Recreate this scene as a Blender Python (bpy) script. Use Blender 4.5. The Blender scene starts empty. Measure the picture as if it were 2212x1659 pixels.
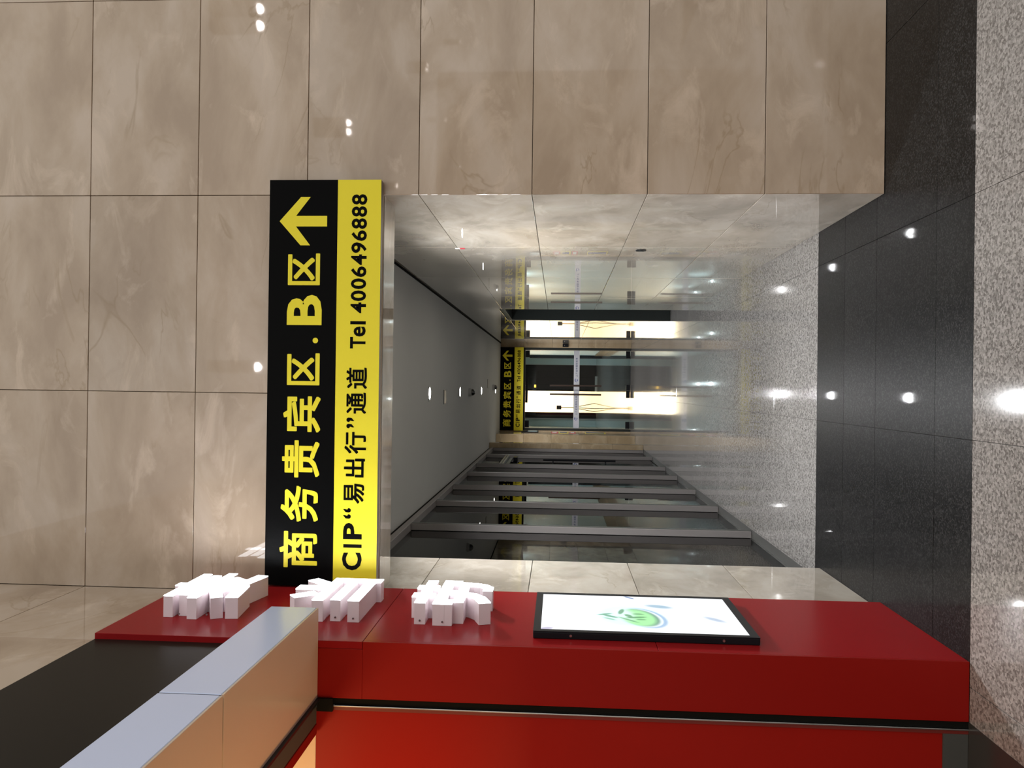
import bpy, bmesh, math, random
from mathutils import Matrix, Vector, Euler
random.seed(7)
S = bpy.context.scene
COL = S.collection

# ------------------------------------------------------------------ camera
F, PITCH, YAW, ROLL = 1664.02, 0.06097, -0.00349, -0.01241
cp, sp = math.cos(PITCH), math.sin(PITCH)
cy, sy = math.cos(YAW), math.sin(YAW)
cr, sr = math.cos(ROLL), math.sin(ROLL)
R = (Matrix(((cy, -sy, 0), (sy, cy, 0), (0, 0, 1))) @ Matrix(((1, 0, 0), (0, cp, -sp), (0, sp, cp)))
     @ Matrix(((cr, 0, sr), (0, 1, 0), (-sr, 0, cr))))
right, fwd, up = R @ Vector((1, 0, 0)), R @ Vector((0, 1, 0)), R @ Vector((0, 0, 1))
cam = bpy.data.cameras.new('camera')
cam.sensor_width = 36.0
cam.lens = F * 36.0 / 2212.0
cam.clip_end = 200
cam.clip_start = 0.02
co = bpy.data.objects.new('camera', cam)
COL.objects.link(co)
# the phone was held on its side: the picture's left is the room's up
m = Matrix.Identity(4)
for i in range(3):
    m[i][0] = -up[i]
    m[i][1] = right[i]
    m[i][2] = -fwd[i]
    m[i][3] = (0, 0, 1.62)[i]
co.matrix_world = m
S.camera = co

# ------------------------------------------------------------------ world, exposure
S.view_settings.view_transform = 'Standard'
S.view_settings.look = 'None'
S.view_settings.exposure = 0.0
S.view_settings.gamma = 1.0
S.view_settings.use_curve_mapping = False
W = bpy.data.worlds.new('hall_air')
W.use_nodes = True
W.node_tree.nodes['Background'].inputs[0].default_value = (1.0, 0.985, 0.96, 1)
W.node_tree.nodes['Background'].inputs[1].default_value = 1.12
S.world = W


# ------------------------------------------------------------------ materials
def lin(r, g, b):
    def c(v):
        v /= 255.0
        return v / 12.92 if v <= 0.04045 else ((v + 0.055) / 1.055) ** 2.4
    return (c(r), c(g), c(b), 1)


def mat(name, col, rough=0.5, metal=0.0, spec=0.5, coat=0.0, coat_rough=0.03, emit=None, es=0.0, ior=1.5, grain=0.0, gscale=30):
    M = bpy.data.materials.new(name)
    M.use_nodes = True
    nt = M.node_tree
    b = nt.nodes['Principled BSDF']
    b.inputs['Base Color'].default_value = col if len(col) == 4 else (*col, 1)
    b.inputs['Roughness'].default_value = rough
    b.inputs['Metallic'].default_value = metal
    b.inputs['Specular IOR Level'].default_value = spec
    b.inputs['IOR'].default_value = ior
    b.inputs['Coat Weight'].default_value = coat
    b.inputs['Coat Roughness'].default_value = coat_rough
    if emit:
        b.inputs['Emission Color'].default_value = emit if len(emit) == 4 else (*emit, 1)
        b.inputs['Emission Strength'].default_value = es
    if grain:
        n = nt.nodes.new('ShaderNodeTexNoise')
        n.inputs['Scale'].default_value = gscale
        n.inputs['Detail'].default_value = 4
        tc = nt.nodes.new('ShaderNodeNewGeometry')
        nt.links.new(tc.outputs['Position'], n.inputs['Vector'])
        mp = nt.nodes.new('ShaderNodeMapRange')
        mp.inputs['To Min'].default_value = 1 - grain
        mp.inputs['To Max'].default_value = 1 + grain
        nt.links.new(n.outputs['Fac'], mp.inputs['Value'])
        mx = nt.nodes.new('ShaderNodeVectorMath')
        mx.operation = 'SCALE'
        mx.inputs[0].default_value = col[:3]
        nt.links.new(mp.outputs[0], mx.inputs['Scale'])
        nt.links.new(mx.outputs[0], b.inputs['Base Color'])
    return M


def ramp(nt, stops):
    r = nt.nodes.new('ShaderNodeValToRGB')
    e = r.color_ramp.elements
    while len(e) < len(stops):
        e.new(0.5)
    for k, (p, c) in enumerate(stops):
        e[k].position = p
        e[k].color = c if len(c) == 4 else (*c, 1)
    return r


def marble(name, dark, mid, light, rough=0.07, scale=1.0, spec=0.5, coat=0.0):
    M = mat(name, mid, rough, spec=spec, coat=coat, coat_rough=0.012)
    nt = M.node_tree
    L = nt.links.new
    b = nt.nodes['Principled BSDF']
    g = nt.nodes.new('ShaderNodeNewGeometry')
    oi = nt.nodes.new('ShaderNodeObjectInfo')
    sc = nt.nodes.new('ShaderNodeMath')
    sc.operation = 'MULTIPLY'
    sc.inputs[1].default_value = 57.0
    L(oi.outputs['Random'], sc.inputs[0])
    ad = nt.nodes.new('ShaderNodeVectorMath')
    ad.operation = 'ADD'
    L(g.outputs['Position'], ad.inputs[0])
    L(sc.outputs[0], ad.inputs[1])
    # skew so that the clouds drift diagonally
    mp = nt.nodes.new('ShaderNodeMapping')
    mp.inputs['Rotation'].default_value = (0.3, 0.75, 0.2)
    mp.inputs['Scale'].default_value = (scale * 0.75, scale, scale * 1.5)
    L(ad.outputs[0], mp.inputs['Vector'])
    n1 = nt.nodes.new('ShaderNodeTexNoise')
    n1.inputs['Scale'].default_value = 1.9
    n1.inputs['Detail'].default_value = 7
    n1.inputs['Roughness'].default_value = 0.56
    n1.inputs['Distortion'].default_value = 0.35
    L(mp.outputs[0], n1.inputs['Vector'])
    r1 = ramp(nt, [(0.36, dark), (0.5, mid), (0.62, light)])
    L(n1.outputs['Fac'], r1.inputs[0])
    # pale cloudy blooms and thin ochre veins
    n2 = nt.nodes.new('ShaderNodeTexNoise')
    n2.inputs['Scale'].default_value = 3.1
    n2.inputs['Detail'].default_value = 9
    n2.inputs['Roughness'].default_value = 0.62
    n2.inputs['Distortion'].default_value = 0.7
    L(mp.outputs[0], n2.inputs['Vector'])
    r2 = ramp(nt, [(0.555, (0, 0, 0)), (0.70, (0.50, 0.50, 0.50))])
    L(n2.outputs['Fac'], r2.inputs[0])
    m1 = nt.nodes.new('ShaderNodeMixRGB')
    m1.inputs[2].default_value = tuple(min(1, c * 1.35) for c in light[:3]) + (1,)
    L(r1.outputs[0], m1.inputs[1])
    L(r2.outputs[0], m1.inputs[0])
    n3 = nt.nodes.new('ShaderNodeTexNoise')
    n3.inputs['Scale'].default_value = 1.3
    n3.inputs['Detail'].default_value = 5
    n3.inputs['Distortion'].default_value = 1.3
    L(mp.outputs[0], n3.inputs['Vector'])
    r3 = ramp(nt, [(0.484, (0, 0, 0)), (0.496, (0.42, 0.42, 0.42)), (0.510, (0, 0, 0))])
    L(n3.outputs['Fac'], r3.inputs[0])
    n4 = nt.nodes.new('ShaderNodeTexNoise')
    n4.inputs['Scale'].default_value = 1.7
    n4.inputs['Detail'].default_value = 2
    L(ad.outputs[0], n4.inputs['Vector'])
    r4 = ramp(nt, [(0.52, (0, 0, 0)), (0.62, (1, 1, 1))])
    L(n4.outputs['Fac'], r4.inputs[0])
    mm = nt.nodes.new('ShaderNodeMath')
    mm.operation = 'MULTIPLY'
    L(r3.outputs[0], mm.inputs[0])
    L(r4.outputs[0], mm.inputs[1])
    m2 = nt.nodes.new('ShaderNodeMixRGB')
    m2.inputs[2].default_value = (dark[0] * 0.72, dark[1] * 0.66, dark[2] * 0.5, 1)
    L(m1.outputs[0], m2.inputs[1])
    L(mm.outputs[0], m2.inputs[0])
    tone = nt.nodes.new('ShaderNodeMapRange')
    tone.inputs['To Min'].default_value = 0.955
    tone.inputs['To Max'].default_value = 1.055
    L(oi.outputs['Random'], tone.inputs['Value'])
    vs = nt.nodes.new('ShaderNodeVectorMath')
    vs.operation = 'SCALE'
    L(m2.outputs[0], vs.inputs[0])
    L(tone.outputs[0], vs.inputs['Scale'])
    L(vs.outputs[0], b.inputs['Base Color'])
    return M


def granite(name, cols, scale=70, rough=0.2, spec=0.5, coat=0.0, coat_rough=0.05, tone=(0.95, 1.05)):
    M = mat(name, cols[1], rough, spec=spec, coat=coat, coat_rough=coat_rough)
    nt = M.node_tree
    L = nt.links.new
    b = nt.nodes['Principled BSDF']
    g = nt.nodes.new('ShaderNodeNewGeometry')
    v = nt.nodes.new('ShaderNodeTexVoronoi')
    v.inputs['Scale'].default_value = scale
    L(g.outputs['Position'], v.inputs['Vector'])
    sep = nt.nodes.new('ShaderNodeSeparateColor')
    L(v.outputs['Color'], sep.inputs[0])
    n = nt.nodes.new('ShaderNodeTexNoise')
    n.inputs['Scale'].default_value = scale * 0.8
    n.inputs['Detail'].default_value = 5
    n.inputs['Roughness'].default_value = 0.7
    L(g.outputs['Position'], n.inputs['Vector'])
    mx = nt.nodes.new('ShaderNodeMath')
    mx.operation = 'MULTIPLY_ADD'
    L(sep.outputs[0], mx.inputs[0])
    mx.inputs[1].default_value = 0.45
    L(n.outputs['Fac'], mx.inputs[2])
    r = ramp(nt, [(0.50, cols[0]), (0.66, cols[1]), (0.80, cols[2]), (0.95, cols[3])])
    L(mx.outputs[0], r.inputs[0])
    big = nt.nodes.new('ShaderNodeTexNoise')
    big.inputs['Scale'].default_value = 2.2
    big.inputs['Detail'].default_value = 3
    L(g.outputs['Position'], big.inputs['Vector'])
    oi = nt.nodes.new('ShaderNodeObjectInfo')
    add = nt.nodes.new('ShaderNodeMath')
    add.operation = 'MULTIPLY_ADD'
    L(big.outputs['Fac'], add.inputs[0])
    add.inputs[1].default_value = 0.6
    L(oi.outputs['Random'], add.inputs[2])
    t = nt.nodes.new('ShaderNodeMapRange')
    t.inputs['From Max'].default_value = 1.6
    t.inputs['To Min'].default_value = tone[0]
    t.inputs['To Max'].default_value = tone[1]
    L(add.outputs[0], t.inputs['Value'])
    vs = nt.nodes.new('ShaderNodeVectorMath')
    vs.operation = 'SCALE'
    L(r.outputs[0], vs.inputs[0])
    L(t.outputs[0], vs.inputs['Scale'])
    L(vs.outputs[0], b.inputs['Base Color'])
    return M


def glass(name, tint=(0.9, 0.95, 0.93), refl=1.0, rough=0.0):
    """clear sheet glass: transmits straight through, mirrors more at a slant"""
    M = bpy.data.materials.new(name)
    M.use_nodes = True
    nt = M.node_tree
    nt.nodes.remove(nt.nodes['Principled BSDF'])
    out = nt.nodes['Material Output']
    tr = nt.nodes.new('ShaderNodeBsdfTransparent')
    tr.inputs[0].default_value = (*tint, 1)
    gl = nt.nodes.new('ShaderNodeBsdfGlossy')
    gl.inputs['Roughness'].default_value = rough
    gl.inputs[0].default_value = (refl, refl, refl, 1)
    fr = nt.nodes.new('ShaderNodeFresnel')
    fr.inputs[0].default_value = 1.5
    mx = nt.nodes.new('ShaderNodeMixShader')
    nt.links.new(fr.outputs[0], mx.inputs[0])
    nt.links.new(tr.outputs[0], mx.inputs[1])
    nt.links.new(gl.outputs[0], mx.inputs[2])
    nt.links.new(mx.outputs[0], out.inputs[0])
    return M


M = {}
M['marble'] = marble('beige_marble', (0.385, 0.293, 0.210, 1), (0.462, 0.362, 0.266, 1), (0.525, 0.428, 0.336, 1), 0.028)
M['marble_side'] = marble('cool_lit_marble', (0.43, 0.38, 0.31, 1), (0.56, 0.50, 0.415, 1), (0.64, 0.585, 0.50, 1), 0.015, coat=0.85)  # same beige marble made paler: cool corridor light put into its colour
M['marble_brown'] = marble('brown_jamb_marble', (0.36, 0.27, 0.16, 1), (0.43, 0.33, 0.21, 1), (0.50, 0.40, 0.27, 1), 0.12)
M['granite'] = granite('grey_speckled_granite', [(0.115, 0.108, 0.101), (0.195, 0.186, 0.177), (0.25, 0.239, 0.228), (0.32, 0.307, 0.293)], 105, 0.085, coat=0.45, coat_rough=0.03, spec=0.28)
M['granite_black'] = granite('black_polished_granite', [(0.004, 0.004, 0.004), (0.007, 0.007, 0.007), (0.011, 0.011, 0.011), (0.03, 0.03, 0.03)], 150, 0.34, coat=0.15, coat_rough=0.035, spec=0.07, tone=(0.8, 1.2))
M['joint_side'] = mat('pale_tile_joint', (0.40, 0.36, 0.30), 0.9, grain=0.1)
M['joint'] = mat('tile_joint', (0.29, 0.235, 0.175), 0.9, grain=0.15)
M['joint_dark'] = mat('floor_joint', (0.05, 0.045, 0.04), 0.9, grain=0.15)
M['ceiling'] = mat('matt_ceiling_paint', (0.47, 0.475, 0.455), 0.85, spec=0.2, grain=0.02, gscale=3)
M['white_ceiling'] = mat('hall_ceiling_panel', (0.55, 0.53, 0.50), 0.7, grain=0.03)
M['black_gap'] = mat('shadow_gap', (0.008, 0.008, 0.007), 0.8, spec=0.05, grain=0.1)
M['dark_steel'] = mat('dark_bronze_steel', (0.035, 0.042, 0.040), 0.35, metal=0.4, grain=0.08)
M['alu'] = mat('grey_anodised_aluminium', (0.30, 0.28, 0.275), 0.38, metal=0.35, grain=0.05, gscale=8)
M['alu_dark'] = mat('darker_aluminium', (0.085, 0.09, 0.085), 0.4, metal=0.3, grain=0.05, gscale=8)
M['steel'] = mat('brushed_steel', (0.55, 0.55, 0.54), 0.28, metal=1.0, grain=0.04, gscale=40)
M['red'] = mat('red_lacquer_panel', lin(142, 26, 28), 0.26, spec=0.05, grain=0.02, gscale=5)
M['red_inner'] = mat('red_laminate', lin(136, 22, 17), 0.36, spec=0.12, grain=0.02, gscale=5)
M['charcoal'] = mat('charcoal_fascia', (0.011, 0.010, 0.008), 0.36, spec=0.10, grain=0.05)
M['beam'] = mat('pearl_white_composite', (0.62, 0.69, 0.90), 0.17, spec=0.5, grain=0.012, gscale=4)
M['soffit'] = mat('beige_composite', (0.66, 0.52, 0.40), 0.25, spec=0.4, grain=0.02, gscale=4)
M['letter_side'] = mat('white_letter_return', (0.86, 0.77, 0.80), 0.35, grain=0.02)
M['letter_face'] = mat('lit_acrylic', (0.9, 0.9, 0.9), 0.4, emit=(0.93, 0.95, 1.0), es=10.0)
M['screw'] = mat('small_screw', (0.20, 0.17, 0.17), 0.4, metal=0.6, grain=0.1)
M['sign_black'] = mat('black_vinyl', (0.0035, 0.0035, 0.0035), 0.35, spec=0.03, grain=0.05)
M['sign_yellow'] = mat('yellow_vinyl', lin(240, 225, 58), 0.34, spec=0.15, grain=0.01)
M['sign_side'] = mat('sign_edge_aluminium', (0.30, 0.27, 0.24), 0.4, metal=0.5, grain=0.05)
M['frame_black'] = mat('screen_bezel', (0.010, 0.011, 0.014), 0.32, spec=0.2, grain=0.05)
M['tv_side'] = M['frame_black']
M['white_plastic'] = mat('white_plastic', (0.45, 0.45, 0.43), 0.4, grain=0.02)
M['dome'] = mat('smoked_dome', (0.01, 0.01, 0.01), 0.05, coat=1.0, grain=0.02)
M['lamp'] = mat('lamp_glow', (1, 1, 1), 0.4, emit=(1.0, 0.98, 0.95), es=40.0)
M['lamp_warm'] = mat('hall_lamp_glow', (1, 1, 1), 0.4, emit=(1.0, 0.88, 0.82), es=40.0)
M['pane'] = glass('partition_pane', (0.42, 0.46, 0.44), 0.75)
M['door_glass'] = glass('door_pane', (0.93, 0.965, 0.96), 0.6)
M['teal'] = mat('pale_teal_wall', (0.50, 0.60, 0.60), 0.35, grain=0.02, gscale=2)
M['warm_white'] = mat('warm_white_wall', (0.80, 0.72, 0.60), 0.5, grain=0.02, gscale=2)
M['brown_black'] = mat('dark_brown_glossy', (0.005, 0.0032, 0.003), 0.3, spec=0.12, grain=0.25, gscale=3)
M['band_white'] = mat('white_safety_band', (0.62, 0.63, 0.68), 0.4, grain=0.01)
M['blue'] = mat('blue_print', (0.05, 0.09, 0.36), 0.5, grain=0.02)
M['grey_print'] = mat('grey_print', (0.06, 0.08, 0.22), 0.5, grain=0.02)
M['sticker_yellow'] = mat('yellow_sticker', (0.75, 0.62, 0.08), 0.5, grain=0.02)
M['sticker_red'] = mat('red_sticker', (0.55, 0.05, 0.07), 0.5, grain=0.02)
M['sticker_white'] = mat('white_sticker', (0.75, 0.75, 0.72), 0.5, grain=0.02)
M['amber'] = mat('amber_light', (1, 0.6, 0.1), 0.5, emit=(1.0, 0.55, 0.05), es=3.0)
M['trench'] = mat('dark_threshold', (0.05, 0.05, 0.046), 0.5, grain=0.1)
M['threshold'] = mat('threshold_metal', (0.30, 0.30, 0.29), 0.35, metal=0.5, grain=0.06)


# ------------------------------------------------------------------ mesh helpers
def new_bm():
    return bmesh.new()


def add_box(bm, x0, x1, y0, y1, z0, z1, bevel=0.0, off=(0, 0, 0)):
    ox, oy, oz = off
    vs = [bm.verts.new((x - ox, y - oy, z - oz)) for x in (x0, x1) for y in (y0, y1) for z in (z0, z1)]
    f = [(0, 1, 3, 2), (4, 6, 7, 5), (0, 4, 5, 1), (2, 3, 7, 6), (0, 2, 6, 4), (1, 5, 7, 3)]
    fs = [bm.faces.new([vs[i] for i in q]) for q in f]
    if bevel:
        es = set()
        for q in fs:
            es.update(q.edges)
        bmesh.ops.bevel(bm, geom=list(es), offset=bevel, segments=1, affect='EDGES', clamp_overlap=True)


def add_cyl(bm, p0, p1, r0, r1=None, n=16):
    r1 = r0 if r1 is None else r1
    p0, p1 = Vector(p0), Vector(p1)
    d = (p1 - p0).normalized()
    a = d.orthogonal().normalized()
    b = d.cross(a)
    A, B = [], []
    for k in range(n):
        t = 2 * math.pi * k / n
        v = a * math.cos(t) + b * math.sin(t)
        A.append(bm.verts.new(p0 + v * r0))
        B.append(bm.verts.new(p1 + v * r1))
    for k in range(n):
        bm.faces.new((A[k], A[(k + 1) % n], B[(k + 1) % n], B[k]))
    bm.faces.new(A[::-1])
    bm.faces.new(B)


def add_ring(bm, c, r_out, r_in, h, n=24):
    """flat ring lying in XY, from c.z down by h"""
    x, y, z = c
    rows = [(r_out, z), (r_out, z - h), (r_in, z - h), (r_in, z)]
    vs = [[bm.verts.new((x + r * math.cos(2 * math.pi * k / n), y + r * math.sin(2 * math.pi * k / n), zz)) for k in range(n)] for r, zz in rows]
    for i in range(4):
        for k in range(n):
            bm.faces.new((vs[i][k], vs[i][(k + 1) % n], vs[(i + 1) % 4][(k + 1) % n], vs[(i + 1) % 4][k]))


def obj(name, bm, material, parent=None, loc=(0, 0, 0), smooth=False, recalc=True):
    if recalc:
        bmesh.ops.recalc_face_normals(bm, faces=bm.faces)
    me = bpy.data.meshes.new(name)
    bm.to_mesh(me)
    bm.free()
    if smooth:
        for p in me.polygons:
            p.use_smooth = True
    me.materials.append(material)
    o = bpy.data.objects.new(name, me)
    COL.objects.link(o)
    o.location = loc
    if parent:
        o.parent = parent
    return o


def box(name, x0, x1, y0, y1, z0, z1, material, parent=None, bevel=0.0):
    """box given in room coordinates; as a child it is stored relative to its parent"""
    p = Vector((0, 0, 0))
    q = parent
    while q is not None:
        p += q.location
        q = q.parent
    bm = new_bm()
    c = ((x0 + x1) / 2, (y0 + y1) / 2, z0)
    add_box(bm, x0, x1, y0, y1, z0, z1, bevel, off=c)
    return obj(name, bm, material, parent, Vector(c) - p)


def thing(name, label, cat, loc=(0, 0, 0), group=None, rz=0.0):
    o = bpy.data.objects.new(name, None)
    COL.objects.link(o)
    o.location = loc
    o.rotation_euler = (0, 0, rz)
    o['label'] = label
    o['category'] = cat
    o.empty_display_size = 0.1
    if group:
        o['group'] = group
    return o


def struct(o):
    o['kind'] = 'structure'
    return o


def dup(root, loc, label=None):
    r = root.copy()
    COL.objects.link(r)
    r.location = loc
    if label:
        r['label'] = label
    for ch in list(root.children):
        c = ch.copy()
        COL.objects.link(c)
        c.parent = r
        for g in ch.children:
            d = g.copy()
            COL.objects.link(d)
            d.parent = c
    return r


_tile_mesh = {}


def tile(parent, x0, x1, y0, y1, z0, z1, material, name='tile', bevel=0.0015):
    """one stone slab; alike slabs share their mesh"""
    key = (round(x1 - x0, 4), round(y1 - y0, 4), round(z1 - z0, 4), material.name)
    if key not in _tile_mesh:
        bm = new_bm()
        add_box(bm, 0, x1 - x0, 0, y1 - y0, 0, z1 - z0, bevel)
        bmesh.ops.recalc_face_normals(bm, faces=bm.faces)
        me = bpy.data.meshes.new(name)
        bm.to_mesh(me)
        bm.free()
        me.materials.append(material)
        _tile_mesh[key] = me
    o = bpy.data.objects.new(name, _tile_mesh[key])
    COL.objects.link(o)
    o.parent = parent
    o.location = Vector((x0, y0, z0)) - parent.location
    return o


def text_mesh(body, offset=0.0, extrude=0.0, res=3):
    cu = bpy.data.curves.new('txt', 'FONT')
    cu.body = body
    cu.size = 1.0
    cu.offset = offset
    cu.extrude = extrude
    cu.resolution_u = res
    o = bpy.data.objects.new('txt', cu)
    COL.objects.link(o)
    dg = bpy.context.evaluated_depsgraph_get()
    dg.update()
    me = bpy.data.meshes.new_from_object(o.evaluated_get(dg))
    bpy.data.objects.remove(o)
    bpy.data.curves.remove(cu)
    return me


def add_text(bm, body, box2, offset, place, bold=0.0):
    """fit the flat glyphs of body to box2=(a0,a1,b0,b1); place(a,b) gives the 3-D point;
    bold thickens the strokes by laying shifted outlines over one another"""
    if bold:
        me = text_mesh(body, 0.0)
        xs = [v.co.x for v in me.vertices]
        ys = [v.co.y for v in me.vertices]
        a0, a1, b0, b1 = box2
        sx = (a1 - a0) / (max(xs) - min(xs) + 2 * bold)
        sy_ = (b1 - b0) / (max(ys) - min(ys) + 2 * bold)
        shifts = [(0, 0)] + [(bold * math.cos(k * math.pi / 4) * (1.0 if k % 2 == 0 else 1.25), bold * math.sin(k * math.pi / 4) * (1.0 if k % 2 == 0 else 1.25)) for k in range(8)]
        for q, (dx, dy) in enumerate(shifts):
            vs = []
            for v in me.vertices:
                p = Vector(place(a0 + (v.co.x - min(xs) + bold + dx) * sx, b0 + (v.co.y - min(ys) + bold + dy) * sy_))
                p.y -= 0.00006 * q
                vs.append(bm.verts.new(p))
            for f in me.polygons:
                try:
                    bm.faces.new([vs[i] for i in f.vertices])
                except ValueError:
                    pass
        bpy.data.meshes.remove(me)
        return
    me = text_mesh(body, offset)
    if not me.vertices:
        return
    xs = [v.co.x for v in me.vertices]
    ys = [v.co.y for v in me.vertices]
    a0, a1, b0, b1 = box2
    sx = (a1 - a0) / max(1e-6, max(xs) - min(xs))
    sy_ = (b1 - b0) / max(1e-6, max(ys) - min(ys))
    vs = [bm.verts.new(place(a0 + (v.co.x - min(xs)) * sx, b0 + (v.co.y - min(ys)) * sy_)) for v in me.vertices]
    for p in me.polygons:
        try:
            bm.faces.new([vs[i] for i in p.vertices])
        except ValueError:
            pass
    bpy.data.meshes.remove(me)


# ------------------------------------------------------------------ key dimensions
D = 3.971            # front face of the marble front wall
XR = 0.993           # right side of the opening, corridor's right wall
XL = -1.094          # left side of the opening and of the hall
ZC = 2.955           # corridor ceiling
ZL = 2.545           # underside of the lintel
YE = 17.5            # end of the corridor
TH = 0.5905          # height of a marble course
G = 0.0017           # half a joint
YK = 3.126           # near face of the kiosk pier, and where the black band starts
XP = -1.056          # lettered red face of the kiosk
HC = 5.5             # hall ceiling

# ------------------------------------------------------------------ floor
floor = struct(box('floor', -9, 16, -31, 40, -0.10, -0.012, M['joint_dark']))
T = 0.012
fx = [-1.154, -0.187, 0.780]
# polished black band across the opening
xs_b = [-2.121, -1.154, -0.187, 0.780, 1.747, 2.714, 3.681]
ys_b = [YK, 3.43, 4.06, 4.50, 4.955]
for j in range(len(ys_b) - 1):
    xx = xs_b if ys_b[j] < D - 0.2 else [-1.30, -1.154, -0.187, 0.780, 1.2]
    for i in range(len(xx) - 1):
        tile(floor, xx[i] + 0.001, xx[i + 1] - 0.001, ys_b[j] + 0.0008, ys_b[j + 1] - 0.0008, -T, 0, M['granite_black'], 'tile', 0.0006)
# hall granite in front
y = YK
while y > -2.5:
    for i in range(-3, 6):
        x = -0.187 + 0.967 * i
        if x + 0.9 < -1.3:
            continue
        tile(floor, x + 0.001, x + 0.966, y - 0.966, y - 0.001, -T, 0, M['granite'], 'tile', 0.0006)
    y -= 0.967
far = struct(box('floor', -9, 16, -31, y, -0.012, 0, M['granite']))
side = struct(box('floor', 4.65, 16, y, D, -0.012, 0, M['granite']))
# corridor granite
y = 4.955
while y < 17.7:
    xx = [-1.30, -1.154, -0.187, 0.780, XR + 0.02] if not 9.0 < y < 11.4 else [-1.30, -1.154, -0.187, 0.780, 1.747]
    for i in range(len(xx) - 1):
        tile(floor, xx[i] + 0.001, xx[i + 1] - 0.001, y + 0.001, y + 0.966, -T, 0, M['granite'], 'tile', 0.0006)
    y += 0.967
vest = struct(box('floor', -3, 3, y, 40, -0.012, 0, M['granite']))
# dark floor under the kiosk opening
kf = struct(box('floor', -4.2, -1.292, -1.5, YK + 0.003, -0.012, 0.0015, mat('kiosk_floor_tile', (0.03, 0.03, 0.028), 0.22, grain=0.15)))

# ------------------------------------------------------------------ front wall
wf = struct(box('wall_front', XR + 0.02, 4.2, D + 0.02, D + 0.24, 0, HC, M['joint']))
wl = struct(box('wall_front', XL - 0.3, XR + 0.02, D + 0.02, D + 0.25, ZL + 0.02, HC, M['joint']))
colx = [XL, -0.0505, XR, 2.036, 3.079, 4.2]
for r in range(10):
    z0, z1 = r * TH, min((r + 1) * TH, HC)
    for i in range(5):
        if z0 >= HC:
            continue
        if i < 2:
            if z1 <= ZL + 0.05:
                continue
            za = max(z0, ZL)
            tile(wl, colx[i] + G, colx[i + 1] - G, D, D + 0.02, za + (G if za > ZL else 0), z1 - G, M['marble'])
        else:
            tile(wf, colx[i] + G, colx[i + 1] - G, D, D + 0.02, z0 + G, z1 - G, M['marble'])
# lintel underside and back
lin_ = struct(box('trim_1', XL, XR, D + 0.004, 4.24, ZL, ZL + 0.02, M['marble_side']))
lb = struct(box('trim_2', XL - 0.3, XR, 4.222, 4.26, ZL + 0.02, 3.3, M['ceiling']))

# ------------------------------------------------------------------ corridor right wall
wr = struct(box('wall_right', XR + 0.02, XR + 0.06, D + 0.02, 9.85, 0, 3.2, M['joint_side']))
wr2 = struct(box('wall_right', XR + 0.02, XR + 0.30, 11.5, YE, 0, 3.2, M['joint_side']))
wr3 = struct(box('wall_right', XR + 0.02, XR + 0.30, 9.85, 11.5, 2.40, 3.2, M['joint']))
ys_r = [D + 0.003, 5.48, 7.0, 8.45, 9.85]
for r in range(5):
    z0, z1 = r * TH, min((r + 1) * TH, ZC)
    for i in range(4):
        tile(wr, XR, XR + 0.02, ys_r[i] + (G if i else 0), ys_r[i + 1] - G, z0 + G, z1 - G, M['marble_side'])
    for a, b in ((11.5, 13.0), (13.0, 14.5), (14.5, 16.0), (16.0, YE)):
        tile(wr2, XR, XR + 0.02, a + G, b - G, z0 + G, z1 - G, M['marble_side'])
tile(wr3, XR, XR + 0.02, 9.85 + G, 11.5 - G, 2.40, ZC, M['marble_side'])
# side doorway in the right wall: recess, dark jamb
struct(box('wall_right', 2.30, 2.36, 9.6, 11.9, 0, 3.2, M['alu_dark']))
struct(box('wall_right', XR + 0.06, 2.3, 9.72, 9.84, 0, 3.2, M['alu_dark']))
dj = struct(box('door_1', XR + 0.004, XR + 0.30, 11.44, 11.499, 0, 2.37, M['dark_steel'], bevel=0.004))
box('door_head', XR + 0.004, XR + 0.30, 9.86, 11.43, 2.33, 2.39, M['dark_steel'], dj, 0.003)

# ------------------------------------------------------------------ left wall of the hall, reveal of the opening
wle = struct(box('wall_left', XL - 0.22, XL - 0.02, YK + 0.03, 4.86, 0, HC, M['joint']))
wlu = struct(box('wall_left', XL - 0.22, XL - 0.02, -6.0, YK + 0.03, 3.40, HC, M['joint']))
for r in range(10):
    z0, z1 = r * TH, min((r + 1) * TH, HC)
    if z1 < ZL + 0.1:
        tile(wle, XL - 0.02, XL, D + 0.0 + G, 4.86, z0 + G, z1 - G, M['marble_side'])
    elif z0 < ZC:
        tile(wle, XL - 0.02, XL, D + G, 4.86, z0 + G, min(z1, 3.0) - G, M['marble_side'])
    if z0 < HC:
        tile(wle, XL - 0.02, XL, YK + 0.03, D - G, z0 + G, z1 - G, M['marble'])
    if 3.54 <= z1 and z0 < HC:
        a = YK + 0.03
        while a > -5.9:
            tile(wlu, XL - 0.02, XL, max(a - 1.04, -6.0) + 0.0005, a - 0.0005, max(z0, 3.42) + 0.0005, z1 - 0.0005, M['marble'], bevel=0.0004)
            a -= 1.04

# ------------------------------------------------------------------ corridor ceiling
ceil = struct(box('ceiling', -1.36, XR + 0.02, 4.26, YE + 0.3, ZC, ZC + 0.12, M['ceiling']))
box('shadow_gap', XR - 0.016, XR - 0.001, 4.27, YE - 0.01, ZC - 0.012, ZC - 0.001, M['black_gap'], ceil)
struct(box('ceiling', XR + 0.06, 2.3, 9.84, 11.9, 2.7, 2.8, M['ceiling']))

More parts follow.
